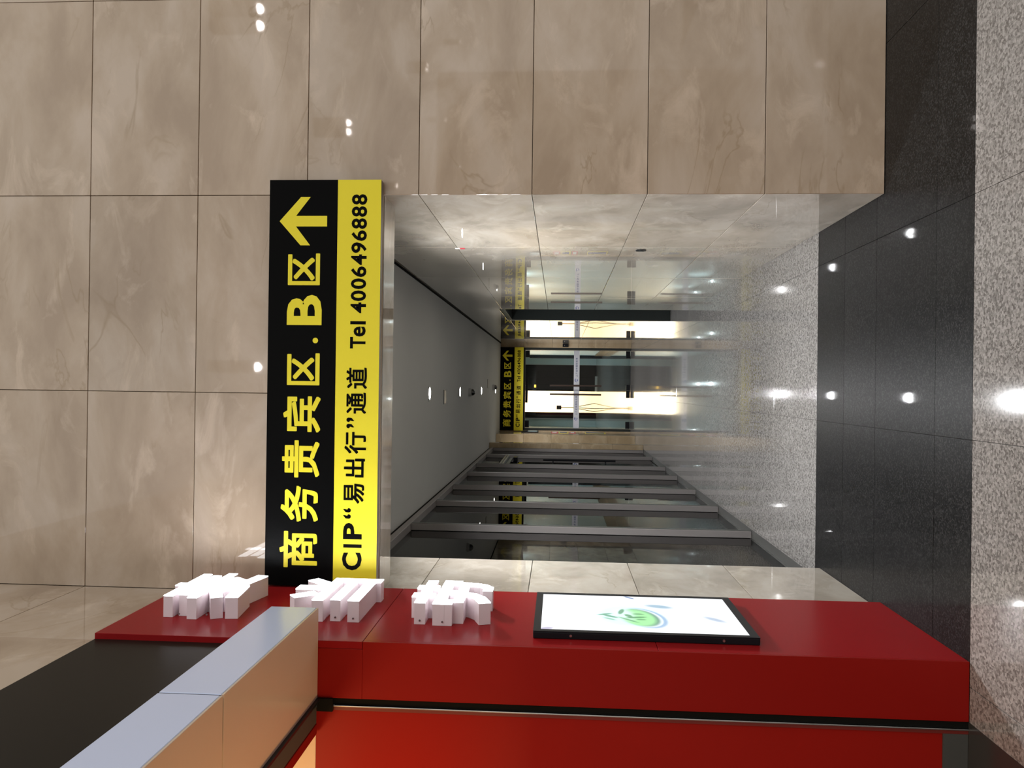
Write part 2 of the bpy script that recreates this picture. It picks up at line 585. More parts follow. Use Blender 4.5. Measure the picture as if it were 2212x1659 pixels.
# ------------------------------------------------------------------ hall lamp mounts and distant hall wall
struct(box('wall_back', -9, 16, -31.2, -31, 0, 8.0, mat('hall_end_wall', (0.38, 0.34, 0.30), 0.8, grain=0.1, gscale=1)))
HL = [(4.76, -1.61), (4.55, -1.62), (4.73, -5.75), (4.57, -5.76), (0.21, -1.7), (8.97, -13.7), (9.19, -13.9), (8.86, -17.5), (8.35, -21.2), (8.85, -25.0), (12.9, -20.7), (4.7, -10.0)]
for k, (x, yy) in enumerate(HL):
    struct(box('trim_%d' % (10 + k), x - 0.078, x + 0.078, yy - 0.078, yy + 0.078, HC, HC + 0.6, M['white_ceiling']))  # blocks added only to carry the lamps; the hall is left open overhead

# ------------------------------------------------------------------ glass partition on the corridor's left
GX = -1.30
GX = -1.24
win = struct(box('window_1', GX - 0.013, GX + 0.001, 4.862, 14.83, 0.0005, 0.016, M['steel']))
mull = [6.53, 7.87, 9.15, 10.55, 11.72, 13.35]
for yy in [4.90] + mull + [14.74]:
    mm_ = box('mullion', GX + 0.002, -1.18, yy, yy + 0.052, 0.004, 2.868, M['alu'], win, 0.003)
    box('edge_strip', -1.1799, -1.177, yy + 0.004, yy + 0.048, 0.006, 2.866, M['alu_dark'], mm_)
    box('rear_profile', GX - 0.06, GX - 0.014, yy, yy + 0.052, 0.004, 2.868, M['alu_dark'], mm_)
box('head_rail', GX - 0.05, -1.178, 4.862, 14.83, 2.87, 2.925, M['alu'], win, 0.003)
box('shadow_gap', GX - 0.05, -1.19, 4.862, 14.83, 2.926, 2.954, M['black_gap'], win)
a = 4.954
for k, b in enumerate(mull + [14.74]):
    if k != 5:
        box('pane', GX - 0.012, GX, a, b + 0.024, 0.018, 2.868, M['pane'], win)
    a = b + 0.026
# glazed door between the fifth and sixth mullions
dr = struct(box('door_2', GX - 0.012, GX, 11.79, 13.34, 0.05, 2.42, M['pane']))
tb = box('transom', GX + 0.002, -1.185, 11.78, 13.345, 2.46, 2.49, M['steel'], dr, 0.003)
box('transom', GX + 0.002, -1.185, 11.78, 13.345, 2.50, 2.53, M['steel'], dr, 0.003)
box('transom_light', GX - 0.012, GX, 11.79, 13.34, 2.54, 2.86, M['pane'], dr)
box('door_closer', GX + 0.001, GX + 0.055, 12.9, 13.16, 2.30, 2.37, M['frame_black'], dr, 0.006)
box('top_rail', GX + 0.001, GX + 0.01, 11.79, 13.34, 2.40, 2.455, M['alu_dark'], dr)
ph = new_bm()
add_cyl(ph, (-1.175, 12.45, 0.70), (-1.175, 12.45, 1.86), 0.017)
hd = obj('pull_handle', ph, M['frame_black'], dr, -dr.location, smooth=False)
for zz in (0.86, 1.70):
    b2 = new_bm()
    add_cyl(b2, (-1.175, 12.45, zz), (GX, 12.45, zz), 0.011, n=10)
    s_ = obj('handle_post', b2, M['frame_black'], hd)
# dark floor channel in front of the partition
struct(box('trim_3', -1.2375, -1.167, 4.862, 14.8, 0.0005, 0.003, M['trench']))
# dim room behind the partition
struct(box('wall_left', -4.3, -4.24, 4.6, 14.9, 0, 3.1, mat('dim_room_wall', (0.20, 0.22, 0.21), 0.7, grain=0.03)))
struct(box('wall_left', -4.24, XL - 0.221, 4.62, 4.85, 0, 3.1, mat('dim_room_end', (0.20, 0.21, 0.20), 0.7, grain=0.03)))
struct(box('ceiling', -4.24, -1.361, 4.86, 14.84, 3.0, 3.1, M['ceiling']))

# ------------------------------------------------------------------ end of the corridor
st = struct(box('wall_left', -4.24, -1.10, 14.86, 15.06, 0, 3.2, M['joint']))
for r in range(5):
    z0, z1 = r * TH, min((r + 1) * TH, ZC)
    tile(st, -1.36, -1.098, 14.84, 14.86, z0 + G, z1 - G, M['marble_brown'])
    tile(st, -1.10, -1.085, 14.841, 15.06, z0 + G, z1 - G, M['marble_brown'])
bump = struct(box('wall_left', -2.4, -1.03, 16.42, YE, 0, 3.2, M['joint']))
for r in range(5):
    z0, z1 = r * TH, min((r + 1) * TH, ZC)
    tile(bump, -1.36, -1.02, 16.40, 16.42, z0 + G, z1 - G, M['marble_brown'])
    tile(bump, -1.03, -1.01, 16.401, YE, z0 + G, z1 - G, M['marble_brown'])
struct(box('wall_left', -2.46, -2.40, 15.06, 17.6, 0, 3.2, M['teal']))
struct(box('wall_left', -2.4, -2.0, 15.3, 15.36, 1.0, 2.3, M['steel']))
wb = struct(box('wall_back', -3.2, 3.2, YE + 0.02, YE + 0.30, 2.44, 3.4, M['joint']))
wb1 = struct(box('wall_back', -3.2, -0.99, YE + 0.02, YE + 0.30, 0, 2.44, M['joint']))
wb2 = struct(box('wall_back', 0.90, 3.2, YE + 0.02, YE + 0.30, 0, 2.44, M['joint']))
for r in range(5):
    z0, z1 = r * TH, min((r + 1) * TH, ZC)
    if z0 < 2.44:
        tile(wb1, -1.03, -0.985, YE, YE + 0.02, z0 + G, min(z1, 2.44) - G, M['marble_brown'])
        tile(wb2, 0.895, XR + 0.02, YE, YE + 0.02, z0 + G, min(z1, 2.44) - G, M['marble_brown'])
tile(wb, -1.03, XR + 0.02, YE, YE + 0.02, 2.44, ZC, M['marble_brown'])

# glass double door
YD = 17.72
fr = struct(box('door_3', -0.985, 0.895, YD - 0.05, YD + 0.05, 2.395, 2.44, M['dark_steel'], bevel=0.003))
box('door_jamb', 0.845, 0.895, YD - 0.20, YD + 0.05, 0.0, 2.395, M['dark_steel'], fr, 0.003)
box('door_jamb', -0.985, -0.935, YD - 0.20, YD + 0.05, 0.0, 2.395, M['dark_steel'], fr, 0.003)
mid = -0.06
leafs = [(-0.930, mid - 0.006), (mid + 0.006, 0.840)]
for k, (a, b) in enumerate(leafs):
    lf = box('door_leaf', a, b, YD - 0.006, YD + 0.006, 0.012, 2.385, M['door_glass'], fr)
    hx = mid - 0.10 if k == 0 else mid + 0.10
    hinge = a if k == 0 else b
    s = 1 if k == 0 else -1
    for (za, zb) in ((2.30, 2.392), (0.004, 0.10)):
        box('patch_fitting', min(hinge, hinge + s * 0.16), max(hinge, hinge + s * 0.16), YD - 0.018, YD + 0.018, za, zb, M['frame_black'], lf, 0.003)
    box('lock_fitting', (b - 0.16) if k == 0 else a, b if k == 0 else a + 0.13, YD - 0.018, YD + 0.018, 0.004, 0.09, M['frame_black'], lf, 0.003)
    box('top_fitting', (b - 0.30) if k == 0 else a, b if k == 0 else a + 0.30, YD - 0.018, YD + 0.018, 2.335, 2.392, M['frame_black'], lf, 0.003)
    hb = new_bm()
    base = sum((q.location for q in (lf, fr)), Vector())
    add_cyl(hb, Vector((hx, YD - 0.07, 0.66)) - base, Vector((hx, YD - 0.07, 1.83)) - base, 0.021)
    for zz in (0.84, 1.64):
        add_cyl(hb, Vector((hx, YD - 0.07, zz)) - base, Vector((hx, YD - 0.006, zz)) - base, 0.009, n=8)
    obj('pull_handle', hb, mat('bronze_bar', (0.10, 0.07, 0.06), 0.35, metal=0.6, grain=0.05), lf)
    # white safety band with a printed airport name
    bd = box('safety_band', a, b, YD - 0.010, YD - 0.0065, 1.155, 1.285, M['band_white'], lf)
    tb_ = new_bm()
    base = lf.location + fr.location + bd.location
    x0 = a + (0.30 if k else 0.30)
    names = '上海虹桥国际机场'
    for q, ch in enumerate(names):
        xx = x0 + q * 0.056
        add_text(tb_, ch, (xx, xx + 0.042, 1.198, 1.242), 0.012, lambda A, B: Vector((A, YD - 0.0112, B)) - base)
    obj('printed_name', tb_, M['grey_print'], bd if False else lf, bd.location, recalc=False)
    lg = new_bm()
    for (r0, r1, t0, t1) in ((0.044, 0.030, 20, 200), (0.030, 0.012, 190, 330), (0.026, 0.006, 40, 100)):
        pts_o, pts_i = [], []
        for q in range(13):
            t = math.radians(t0 + (t1 - t0) * q / 12)
            w = math.sin(math.pi * q / 12)
            cx, cz = a + 0.22, 1.22
            pts_o.append(lg.verts.new(Vector((cx + r0 * math.cos(t), YD - 0.0112, cz + r0 * math.sin(t))) - base))
            ri = r0 - (r0 - r1) * (0.25 + 0.75 * w)
            pts_i.append(lg.verts.new(Vector((cx + ri * math.cos(t), YD - 0.0112, cz + ri * math.sin(t))) - base))
        for q in range(12):
            lg.faces.new((pts_o[q], pts_o[q + 1], pts_i[q + 1], pts_i[q]))
    obj('round_emblem', lg, M['blue'], lf, bd.location, recalc=False)

# ------------------------------------------------------------------ vestibule beyond the doors
struct(box('wall_right', 1.22, 1.30, YE + 0.30, 29.6, 0, 3.4, M['teal']))
struct(box('wall_right', 1.30, 1.9, 29.6, 34, 0, 3.4, M['teal']))
struct(box('baseboard_right', 1.19, 1.219, YE + 0.31, 29.6, 0, 0.30, M['frame_black']))
struct(box('wall_left', -1.80, -1.72, YE + 0.30, 34, 0, 3.4, M['teal']))
struct(box('wall_back', 0.99, 1.9, 34, 34.1, 0, 3.4, M['teal']))
struct(box('wall_back', -1.72, -1.42, 34, 34.1, 0, 3.4, M['teal']))
struct(box('ceiling', -1.9, 1.9, YE + 0.30, 34.1, 3.30, 3.4, M['white_ceiling']))
struct(box('wall_back', -1.7, 1.2, 38.6, 38.7, 0, 3.6, M['warm_white']))
struct(box('wall_left', -1.75, -1.68, 34.1, 38.6, 0, 3.6, M['warm_white']))
struct(box('wall_right', 0.2, 0.27, 34.2, 38.6, 0, 3.6, M['warm_white']))
struct(box('ceiling', -1.75, 0.3, 34.1, 38.7, 3.6, 3.7, M['warm_white']))
post = thing('door_post', 'thin black post against the pale wall beyond the glass doors', 'post', (1.19, 29.4, 0))
box('shaft', 1.10, 1.219, 29.36, 29.45, 0.0, 2.75, M['frame_black'], post)
box('base_plate', 1.13, 1.216, 29.32, 29.5, 0.0, 0.012, M['frame_black'], post)
cab = thing('dark_display_wall', 'dark brown glossy display wall beyond the glass doors, right of the bright opening', 'display wall', (0.40, 34, 0))
box('carcass', -0.17, 0.985, 34.0, 34.18, 0.0, 3.28, M['brown_black'], cab)
for k in range(4):
    box('glossy_panel', -0.165 + 0.288 * k, -0.165 + 0.288 * k + 0.28, 33.97, 34.0, 0.06, 3.2, M['brown_black'], cab, 0.004)
box('plinth_strip', -0.17, 0.5, 33.95, 33.97, 0.0, 0.05, M['steel'], cab)
box('amber_lamp', -0.02, 0.10, 33.93, 33.968, 2.63, 2.71, M['amber'], cab)
pil = thing('dark_column_panel', 'dark narrow column panel beyond the glass doors, left of the bright opening', 'column', (-1.28, 33.9, 0))
box('panel', -1.42, -1.10, 33.90, 33.99, 0.0, 3.28, M['brown_black'], pil)
box('grey_strip', -1.42, -1.36, 33.87, 33.899, 0.0, 3.2, M['alu'], pil)
stand = thing('tripod_stand', 'slim tripod stand with a box on top, in the bright room beyond the doors', 'stand', (-0.92, 35.2, 0))
bmS = new_bm()
add_cyl(bmS, (0, 0, 0.95), (0, 0, 1.5), 0.02, n=8)
obj('pole', bmS, mat('brown_metal', (0.12, 0.05, 0.03), 0.5, grain=0.1), stand)
for k in range(3):
    t = 2 * math.pi * k / 3 + 0.4
    bmS = new_bm()
    add_cyl(bmS, (0, 0, 1.0), (0.22 * math.cos(t), 0.22 * math.sin(t), 0.0), 0.016, n=8)
    obj('leg', bmS, M['dark_steel'], stand)
box('top_box', -1.01, -0.83, 35.15, 35.25, 1.5, 1.72, M['brown_black'], stand, 0.01)

# ------------------------------------------------------------------ direction signs
CH = [('区', 0.513, 0.678, 2.864, 3.033), ('B', 0.306, 0.463, 2.852, 3.036),
      ('区', -0.006, 0.16, 2.859, 3.031), ('宾', -0.251, -0.063, 2.851, 3.048), ('贵', -0.485, -0.292, 2.853, 3.051),
      ('务', -0.714, -0.527, 2.857, 3.055), ('商', -0.951, -0.763, 2.859, 3.059)]
CY = [('道', -0.021, 0.089, 2.609, 2.718), ('通', -0.15, -0.04, 2.612, 2.716), ('行', -0.357, -0.244, 2.61, 2.723),
      ('出', -0.479, -0.382, 2.614, 2.724), ('易', -0.614, -0.511, 2.616, 2.724), ('P', -0.798, -0.714, 2.626, 2.724),
      ('C', -0.958, -0.867, 2.625, 2.728)]


def make_sign(label, loc, sx, sz, zoff=2.548):
    """board centred on x=.01, bottom at z=0, front at y=0; loc is its lower centre"""
    r = thing('direction_sign', label, 'sign', loc)
    x0, x1 = -1.045 * sx, 1.060 * sx
    za, zb, zc = 0.0, 0.227 * sz, 0.587 * sz
    bm = new_bm()
    add_box(bm, x0, x1, 0.0015, 0.045, za, zc, 0.002)
    obj('sign_box', bm, M['sign_side'], r)
    bm = new_bm()
    add_box(bm, x0, x1, 0, 0.0014, zb, zc)
    obj('black_band', bm, M['sign_black'], r)
    bm = new_bm()
    add_box(bm, x0, x1, 0, 0.0014, za, zb)
    obj('yellow_band', bm, M['sign_yellow'], r)
    pl = lambda A, B: (A * sx, -0.0006, (B - zoff) * sz)
    for c, a0, a1, b0, b1 in CH:
        bm = new_bm()
        add_text(bm, c, (a0, a1, b0, b1), 0.03, pl, 0.0 if c == 'B' else 0.022)
        obj('yellow_character', bm, M['sign_yellow'], r, recalc=False)
    bm = new_bm()
    cx, cz, rr = 0.2265, 2.8835, 0.0145
    cv = [bm.verts.new(pl(cx + rr * math.cos(2 * math.pi * k / 16), cz + rr * math.sin(2 * math.pi * k / 16))) for k in range(16)]
    bm.faces.new(cv)
    obj('yellow_dot', bm, M['sign_yellow'], r, recalc=False)
    # arrow: head of two slanting bars and a shaft
    bm = new_bm()
    A0, A1, B0, B1 = 0.720, 0.971, 2.830, 3.081
    c = (A0 + A1) / 2
    w = 0.0275
    pts = [(c, B1), (A1, B1 - 0.112), (A1, B1 - 0.163), (c + w, B1 - 0.087), (c + w, B0), (c - w, B0), (c - w, B1 - 0.087), (A0, B1 - 0.163), (A0, B1 - 0.112)]
    vs = [bm.verts.new(pl(*p)) for p in pts]
    for q in ((0, 1, 2, 3), (0, 6, 7, 8), (0, 3, 6), (3, 4, 5, 6)):
        bm.faces.new([vs[i] for i in q])
    obj('arrow', bm, M['sign_yellow'], r, recalc=False)
    for ch, a0, a1, b0, b1 in CY:
        bm = new_bm()
        add_text(bm, ch, (a0, a1, b0, b1), 0.03, pl, 0.0 if ord(ch) < 128 else 0.019)
        obj('black_character', bm, M['sign_black'], r, recalc=False)
    for k, ch in enumerate('4006496888'):
        bm = new_bm()
        add_text(bm, ch, (0.370 + 0.0622 * k, 0.370 + 0.0622 * k + 0.055, 2.620, 2.701), 0.024, pl)
        obj('black_digit', bm, M['sign_black'], r, recalc=False)
    for ch, a0, a1, b1 in (('T', 0.187, 0.247, 2.701), ('e', 0.249, 0.301, 2.683), ('l', 0.312, 0.328, 2.701)):
        bm = new_bm()
        add_text(bm, ch, (a0, a1, 2.620, b1), 0.024, pl)
        obj('black_character', bm, M['sign_black'], r, recalc=False)
    bm = new_bm()
    bm.faces.new([bm.verts.new(pl(*p)) for p in ((-0.842, 2.626), (-0.824, 2.626), (-0.824, 2.722), (-0.842, 2.722))])
    obj('black_character', bm, M['sign_black'], r, recalc=False)
    for q0, flip in ((-0.692, 1), (-0.225, -1)):
        for d in (0.0, 0.032):
            bm = new_bm()
            cx = q0 + d + 0.011
            cz = 2.696 if flip == 1 else 2.703
            rr = 0.0115
            out = [(cx + flip * rr * math.cos(t), cz - flip * rr * math.sin(t)) for t in [math.pi * k / 9 for k in range(-1, 10)]]
            out += [(cx - flip * rr * 0.9, cz + flip * 0.016), (cx + flip * 0.006, cz + flip * 0.030), (cx + flip * 0.007, cz + flip * 0.022), (cx - flip * 0.001, cz + flip * 0.010)]
            bm.faces.new([bm.verts.new(pl(*p)) for p in out])
            bmesh.ops.triangulate(bm, faces=bm.faces)
            obj('quotation_mark', bm, M['sign_black'], r, recalc=False)
    return r


make_sign('large black and yellow lettered sign with arrow over the corridor entrance', (0, D - 0.048, 2.548), 1.0, 1.0)
make_sign('smaller-looking black and yellow sign above the glass doors at corridor end', (-0.055, YE - 0.05, 2.43), 0.898, 0.898)

# ------------------------------------------------------------------ kiosk
kio = thing('food_kiosk', 'red lacquered fast-food kiosk with pearl white canopy beam and charcoal fascia', 'kiosk', (XP, YK, 0))
XI = -1.291
for (a, b, c) in ((0.001, 1.205, YK + 0.0113), (1.207, 2.412, YK + 0.0113), (2.414, 3.553, YK)):
    box('side_panel', XP - 0.030, XP, c, D - 0.004, a, b, M['red'], kio, 0.0012)
box('pier_core', XI + 0.001, XP - 0.031, YK + 0.012, YK + 0.028, 0.0, 3.40, M['charcoal'], kio)
box('front_panel', XI, XP, YK, YK + 0.011, 0.001, 2.412, M['red_inner'], kio, 0.001)
box('front_panel', XI, XP - 0.031, YK, YK + 0.011, 2.4125, 2.78, M['red_inner'], kio, 0.001)
# shutter guide: dark slot with a bright steel lip
box('shutter_guide', XI - 0.028, XI - 0.001, YK + 0.006, YK + 0.040, 0.001, 2.555, M['black_gap'], kio)
box('guide_lip', XI - 0.034, XI - 0.0285, YK - 0.004, YK + 0.030, 0.001, 2.53, M['steel'], kio, 0.001)
box('guide_cap', XI - 0.052, XI - 0.0005, YK - 0.012, YK + 0.004, 2.531, 2.5975, M['charcoal'], kio, 0.001)
box('guide_edge', XI - 0.050, XI - 0.0345, YK + 0.004, YK + 0.020, 0.001, 2.59, mat('red_edge', (0.16, 0.02, 0.015), 0.4, grain=0.03), kio)
box('inner_panel', -2.9, XI - 0.0505, YK + 0.010, YK + 0.022, 0.097, 2.605, mat('red_inner_laminate', lin(148, 26, 19), 0.36, spec=0.12, grain=0.02, gscale=5), kio)
box('kick_plate', -2.9, XI - 0.0505, YK + 0.004, YK + 0.020, 0.002, 0.096, M['alu_dark'], kio)
box('upper_panel', -2.9, XI - 0.0505, YK + 0.010, YK + 0.022, 2.606, 3.38, M['soffit'], kio)
# charcoal fascia above the canopy
box('fascia', XP - 0.045, XP - 0.024, -3.0, YK - 0.001, 2.70, 3.552, M['charcoal'], kio, 0.001)
box('kiosk_roof', -2.9, XP - 0.046, -3.0, YK + 0.022, 3.385, 3.40, M['charcoal'], kio)
# canopy beam in two boxed lengths, each with a beige underside
XB = -0.921
for (a, b) in ((2.228, YK - 0.001), (0.90, 2.220), (-0.40, 0.895), (-1.70, -0.405)):
    cb = box('canopy_beam', XP - 0.023, XB, a, b, 2.606, 2.797, M['beam'], kio, 0.002)
    box('beam_soffit', XI, XB - 0.001, a, b, 2.598, 2.6055, M['soffit'], cb, 0.001)
box('beam_core', XP - 0.02, XB - 0.003, -1.69, YK - 0.01, 2.609, 2.794, M['charcoal'], kio)
# shutter head track and red trim running along inside the beam
box('shutter_slot', XI - 0.012, XI - 0.0005, -1.7, YK - 0.002, 2.585, 2.64, M['frame_black'], kio)
box('head_track', XI - 0.105, XI - 0.013, -1.7, YK - 0.002, 2.600, 2.66, mat('grey_brown_track', (0.085, 0.080, 0.070), 0.55, spec=0.1, grain=0.05), kio, 0.002)
box('track_trim', XI - 0.150, XI - 0.106, -1.7, YK - 0.002, 2.598, 2.66, M['red_inner'], kio, 0.002)
box('kiosk_ceiling', -2.9, XI - 0.151, -1.7, YK - 0.002, 3.30, 3.33, M['soffit'], kio)
box('rear_wall', -2.95, -2.901, -3.0, YK + 0.03, 0.0, 3.40, M['soffit'], kio)

# ------------------------------------------------------------------ three lit letters
XF = -0.958   # front of the letters


def letter(label, polys, zc_, screws):
    yc = 3.57
    r = thing('illuminated_letter', label, 'letter', (XP, yc, zc_))
    dep = XF - XP
    bmS_, bmF = new_bm(), new_bm()
    for poly in polys:
        for bm_, xa, xb in ((bmS_, 0.0006, dep - 0.004), (bmF, dep - 0.004, dep)):
            A = [bm_.verts.new((xa, p[0] - yc, p[1] - zc_)) for p in poly]
            B = [bm_.verts.new((xb, p[0] - yc, p[1] - zc_)) for p in poly]
            n = len(poly)
            bm_.faces.new(A)
            bm_.faces.new(B)
            for k in range(n):
                bm_.faces.new((A[k], A[(k + 1) % n], B[(k + 1) % n], B[k]))
    for bm_ in (bmS_, bmF):
        bmesh.ops.triangulate(bm_, faces=[f for f in bm_.faces if len(f.verts) > 4])
    obj('letter_return', bmS_, M['letter_side'], r)
    obj('lit_face', bmF, M['letter_face'], r)
    for (sy__, sz_) in screws:
        b = new_bm()
        add_cyl(b, (0.018, sy__ - yc + 0.001, sz_ - zc_), (0.018, sy__ - yc - 0.003, sz_ - zc_), 0.0042, n=10)
        obj('fixing_screw', b, M['screw'], r)
    return r


def stroke(pts, w0, w1=None):
    """a brush stroke along pts as one polygon, width w0 to w1"""
    w1 = w0 if w1 is None else w1
    n = len(pts)
    Lp, Rp = [], []
    for i, p in enumerate(pts):
        a = Vector(pts[max(0, i - 1)])
        b = Vector(pts[min(n - 1, i + 1)])
        d = (b - a).normalized()
        nrm = Vector((-d.y, d.x))
        w = (w0 + (w1 - w0) * i / (n - 1)) / 2
        Lp.append(tuple(Vector(p) + nrm * w))
        Rp.append(tuple(Vector(p) - nrm * w))
    return [(Lp[i], Lp[i + 1], Rp[i + 1], Rp[i]) for i in range(n - 1)]


def bar(y0, y1, z0, z1):
    return [((y0, z0), (y1, z0), (y1, z1), (y0, z1))]


# mai: three bars, a stem, then the slow-step strokes below
mai = bar(3.368, 3.765, 3.341, 3.384) + bar(3.392, 3.742, 3.283, 3.324) + bar(3.348, 3.792, 3.222, 3.266) + bar(3.540, 3.592, 3.225, 3.418)
mai += stroke([(3.520, 3.235), (3.470, 3.190), (3.368, 3.138)], 0.056, 0.052)
mai += stroke([(3.452, 3.178), (3.560, 3.196), (3.690, 3.190)], 0.046)
mai += stroke([(3.705, 3.208), (3.660, 3.150), (3.560, 3.095), (3.372, 3.072)], 0.052, 0.056)
mai += stroke([(3.480, 3.170), (3.560, 3.125), (3.660, 3.105), (3.768, 3.082)], 0.050, 0.056)
letter('topmost white illuminated character on the red kiosk wall', mai, 3.2, [(3.366, 3.183), (3.362, 3.308)][:2])
# dang: stem and two dots over a three-bar comb open to the left
dang = bar(3.543, 3.612, 2.690, 2.839)
dang += stroke([(3.722, 2.812), (3.650, 2.722)], 0.058)
dang += stroke([(3.420, 2.812), (3.492, 2.724)], 0.055)
dang += bar(3.372, 3.760, 2.656, 2.707) + bar(3.384, 3.700, 2.580, 2.626) + bar(3.376, 3.700, 2.494, 2.546) + bar(3.700, 3.7595, 2.470, 2.6555)
letter('middle white illuminated character on the red kiosk wall, partly behind the beam', dang, 2.65, [(3.384, 2.603), (3.376, 2.520)])
# lao: grass radical, roof, and the strength strokes curving open below
lao = bar(3.378, 3.764, 2.198, 2.247) + bar(3.470, 3.536, 2.174, 2.276) + bar(3.609, 3.668, 2.174, 2.276)
lao += bar(3.367, 3.770, 2.112, 2.164) + bar(3.3675, 3.436, 2.078, 2.1118) + bar(3.704, 3.7695, 2.078, 2.1118)
lao += bar(3.528, 3.594, 2.030, 2.109) + bar(3.404, 3.742, 2.032, 2.080)
lao += stroke([(3.540, 2.050), (3.525, 2.005), (3.480, 1.965), (3.402, 1.936)], 0.060, 0.054)
lao += stroke([(3.706, 2.070), (3.706, 2.010), (3.690, 1.968), (3.655, 1.942), (3.606, 1.942)], 0.062, 0.046)
letter('lowest white illuminated character on the red kiosk wall, above the screen', lao, 2.08, [(3.377, 2.222), (3.366, 2.120)])

# ------------------------------------------------------------------ wall screen
XSF = -1.023
scr = thing('advert_screen', 'upright black-framed advertising screen glowing white with a green soup bowl', 'screen', (XP, 3.54, 1.25))
y0, y1, z0, z1 = 3.238, 3.850, 0.778, 1.716
gy0, gy1, gz0, gz1 = 3.266, 3.822, 0.813, 1.684
box('screen_case', XP + 0.0005, XSF - 0.004, y0, y1, z0, z1, M['frame_black'], scr, 0.003)
for (a, b, c, d) in ((y0, y1, gz1, z1), (y0, y1, z0, gz0), (y0, gy0, gz0, gz1), (gy1, y1, gz0, gz1)):
    box('bezel', XSF - 0.0039, XSF, a, b, c, d, M['frame_black'], scr)


def screen_material():
    M_ = bpy.data.materials.new('lit_screen')
    M_.use_nodes = True
    nt = M_.node_tree
    L = nt.links.new
    b = nt.nodes['Principled BSDF']
    b.inputs['Base Color'].default_value = (0.02, 0.02, 0.02, 1)
    b.inputs['Roughness'].default_value = 0.25
    g = nt.nodes.new('ShaderNodeNewGeometry')
    sep = nt.nodes.new('ShaderNodeSeparateXYZ')
    L(g.outputs['Position'], sep.inputs[0])

    def mth(op, a, b_=None, c=None):
        n = nt.nodes.new('ShaderNodeMath')
        n.operation = op
        for i, v in enumerate((a, b_, c)):
            if v is None:
                continue
            if isinstance(v, (int, float)):
                n.inputs[i].default_value = v
            else:
                L(v, n.inputs[i])
        return n.outputs[0]

    def ell(cy_, cz_, ry, rz, ang=0.0, soft=0.3):
        dy = mth('SUBTRACT', sep.outputs[1], cy_)
        dz = mth('SUBTRACT', sep.outputs[2], cz_)
        c_, s_ = math.cos(ang), math.sin(ang)
        u = mth('ADD', mth('MULTIPLY', dy, c_ / ry), mth('MULTIPLY', dz, s_ / ry))
        v = mth('ADD', mth('MULTIPLY', dy, -s_ / rz), mth('MULTIPLY', dz, c_ / rz))
        r = mth('SQRT', mth('ADD', mth('MULTIPLY', u, u), mth('MULTIPLY', v, v)))
        mr = nt.nodes.new('ShaderNodeMapRange')
        mr.interpolation_type = 'SMOOTHSTEP'
        mr.inputs['From Min'].default_value = 1 - soft
        mr.inputs['From Max'].default_value = 1 + soft
        mr.inputs['To Min'].default_value = 1
        mr.inputs['To Max'].default_value = 0
        L(r, mr.inputs['Value'])
        return mr.outputs[0]
    cur = None
    base = (1.12, 1.16, 1.2, 1)
    layers = [((3.50, 1.30, 0.170, 0.150, 0.0, 0.35), (0.80, 1.20, 1.15), 0.8),
              ((3.475, 1.225, 0.150, 0.093, 0.25, 0.10), (0.36, 0.55, 0.80), 0.9),
              ((3.478, 1.236, 0.138, 0.085, 0.25, 0.05), (0.95, 1.05, 1.15), 1.0),
              ((3.480, 1.243, 0.130, 0.079, 0.25, 0.12), (0.20, 0.40, 0.30), 1.0),
              ((3.478, 1.258, 0.122, 0.076, 0.2, 0.22), (0.46, 1.00, 0.46), 1.0),
              ((3.53, 1.320, 0.090, 0.045, 0.2, 0.6), (0.95, 1.25, 1.2), 0.8),
              ((3.515, 1.400, 0.010, 0.034, 0.35, 0.4), (0.12, 0.38, 0.22), 0.85),
              ((3.485, 1.376, 0.038, 0.012, 1.0, 0.4), (0.12, 0.38, 0.22), 0.85),
              ((3.447, 1.382, 0.010, 0.030, -0.6, 0.5), (0.20, 0.48, 0.30), 0.7),
              ((3.562, 1.323, 0.042, 0.012, -0.25, 0.35), (0.12, 0.34, 0.18), 0.85),
              ((3.440, 1.300, 0.055, 0.009, -0.75 + 1.57, 0.5), (0.16, 0.42, 0.22), 0.8),
              ((3.500, 1.295, 0.026, 0.014, 0.5, 0.35), (0.12, 0.34, 0.16), 0.85),
              ((3.478, 1.262, 0.012, 0.046, 0.2, 0.35), (0.12, 0.34, 0.16), 0.85),
              ((3.530, 1.248, 0.010, 0.026, 0.0, 0.4), (0.14, 0.36, 0.18), 0.8),
              ((3.447, 1.243, 0.009, 0.022, 0.0, 0.4), (0.14, 0.36, 0.18), 0.8),
              ((3.660, 1.140, 0.026, 0.062, -0.25, 0.45), (0.30, 0.50, 0.66), 0.85),
              ((3.480, 0.915, 0.020, 0.055, -0.75, 0.6), (0.40, 0.52, 0.70), 0.8),
              ((3.560, 0.925, 0.008, 0.050, 0.15, 0.6), (0.75, 1.0, 1.1), 0.6),
              ((3.80, 1.265, 0.030, 0.010, 0.8, 0.3), (0.15, 0.25, 0.5), 0.9),
              ((3.285, 1.66, 0.016, 0.030, 0.3, 0.4), (0.45, 0.40, 0.6), 0.8)]
    for args, col, amt in layers:
        mk = mth('MULTIPLY', ell(*args), amt)
        mx = nt.nodes.new('ShaderNodeMixRGB')
        if cur is None:
            mx.inputs[1].default_value = base
        else:
            L(cur, mx.inputs[1])
        mx.inputs[2].default_value = (*col, 1)
        L(mk, mx.inputs[0])
        cur = mx.outputs[0]
    L(cur, b.inputs['Emission Color'])
    b.inputs['Emission Strength'].default_value = 1.0
    return M_


box('display', XSF - 0.0038, XSF - 0.0022, gy0, gy1, gz0, gz1, screen_material(), scr)
for zz in (1.558, 0.926):
    b = new_bm()
    add_cyl(b, (0.016, y0 - 3.54 + 0.001, zz - 1.25), (0.016, y0 - 3.54 - 0.003, zz - 1.25), 0.0055, n=10)
    obj('side_screw', b, M['steel'], scr)

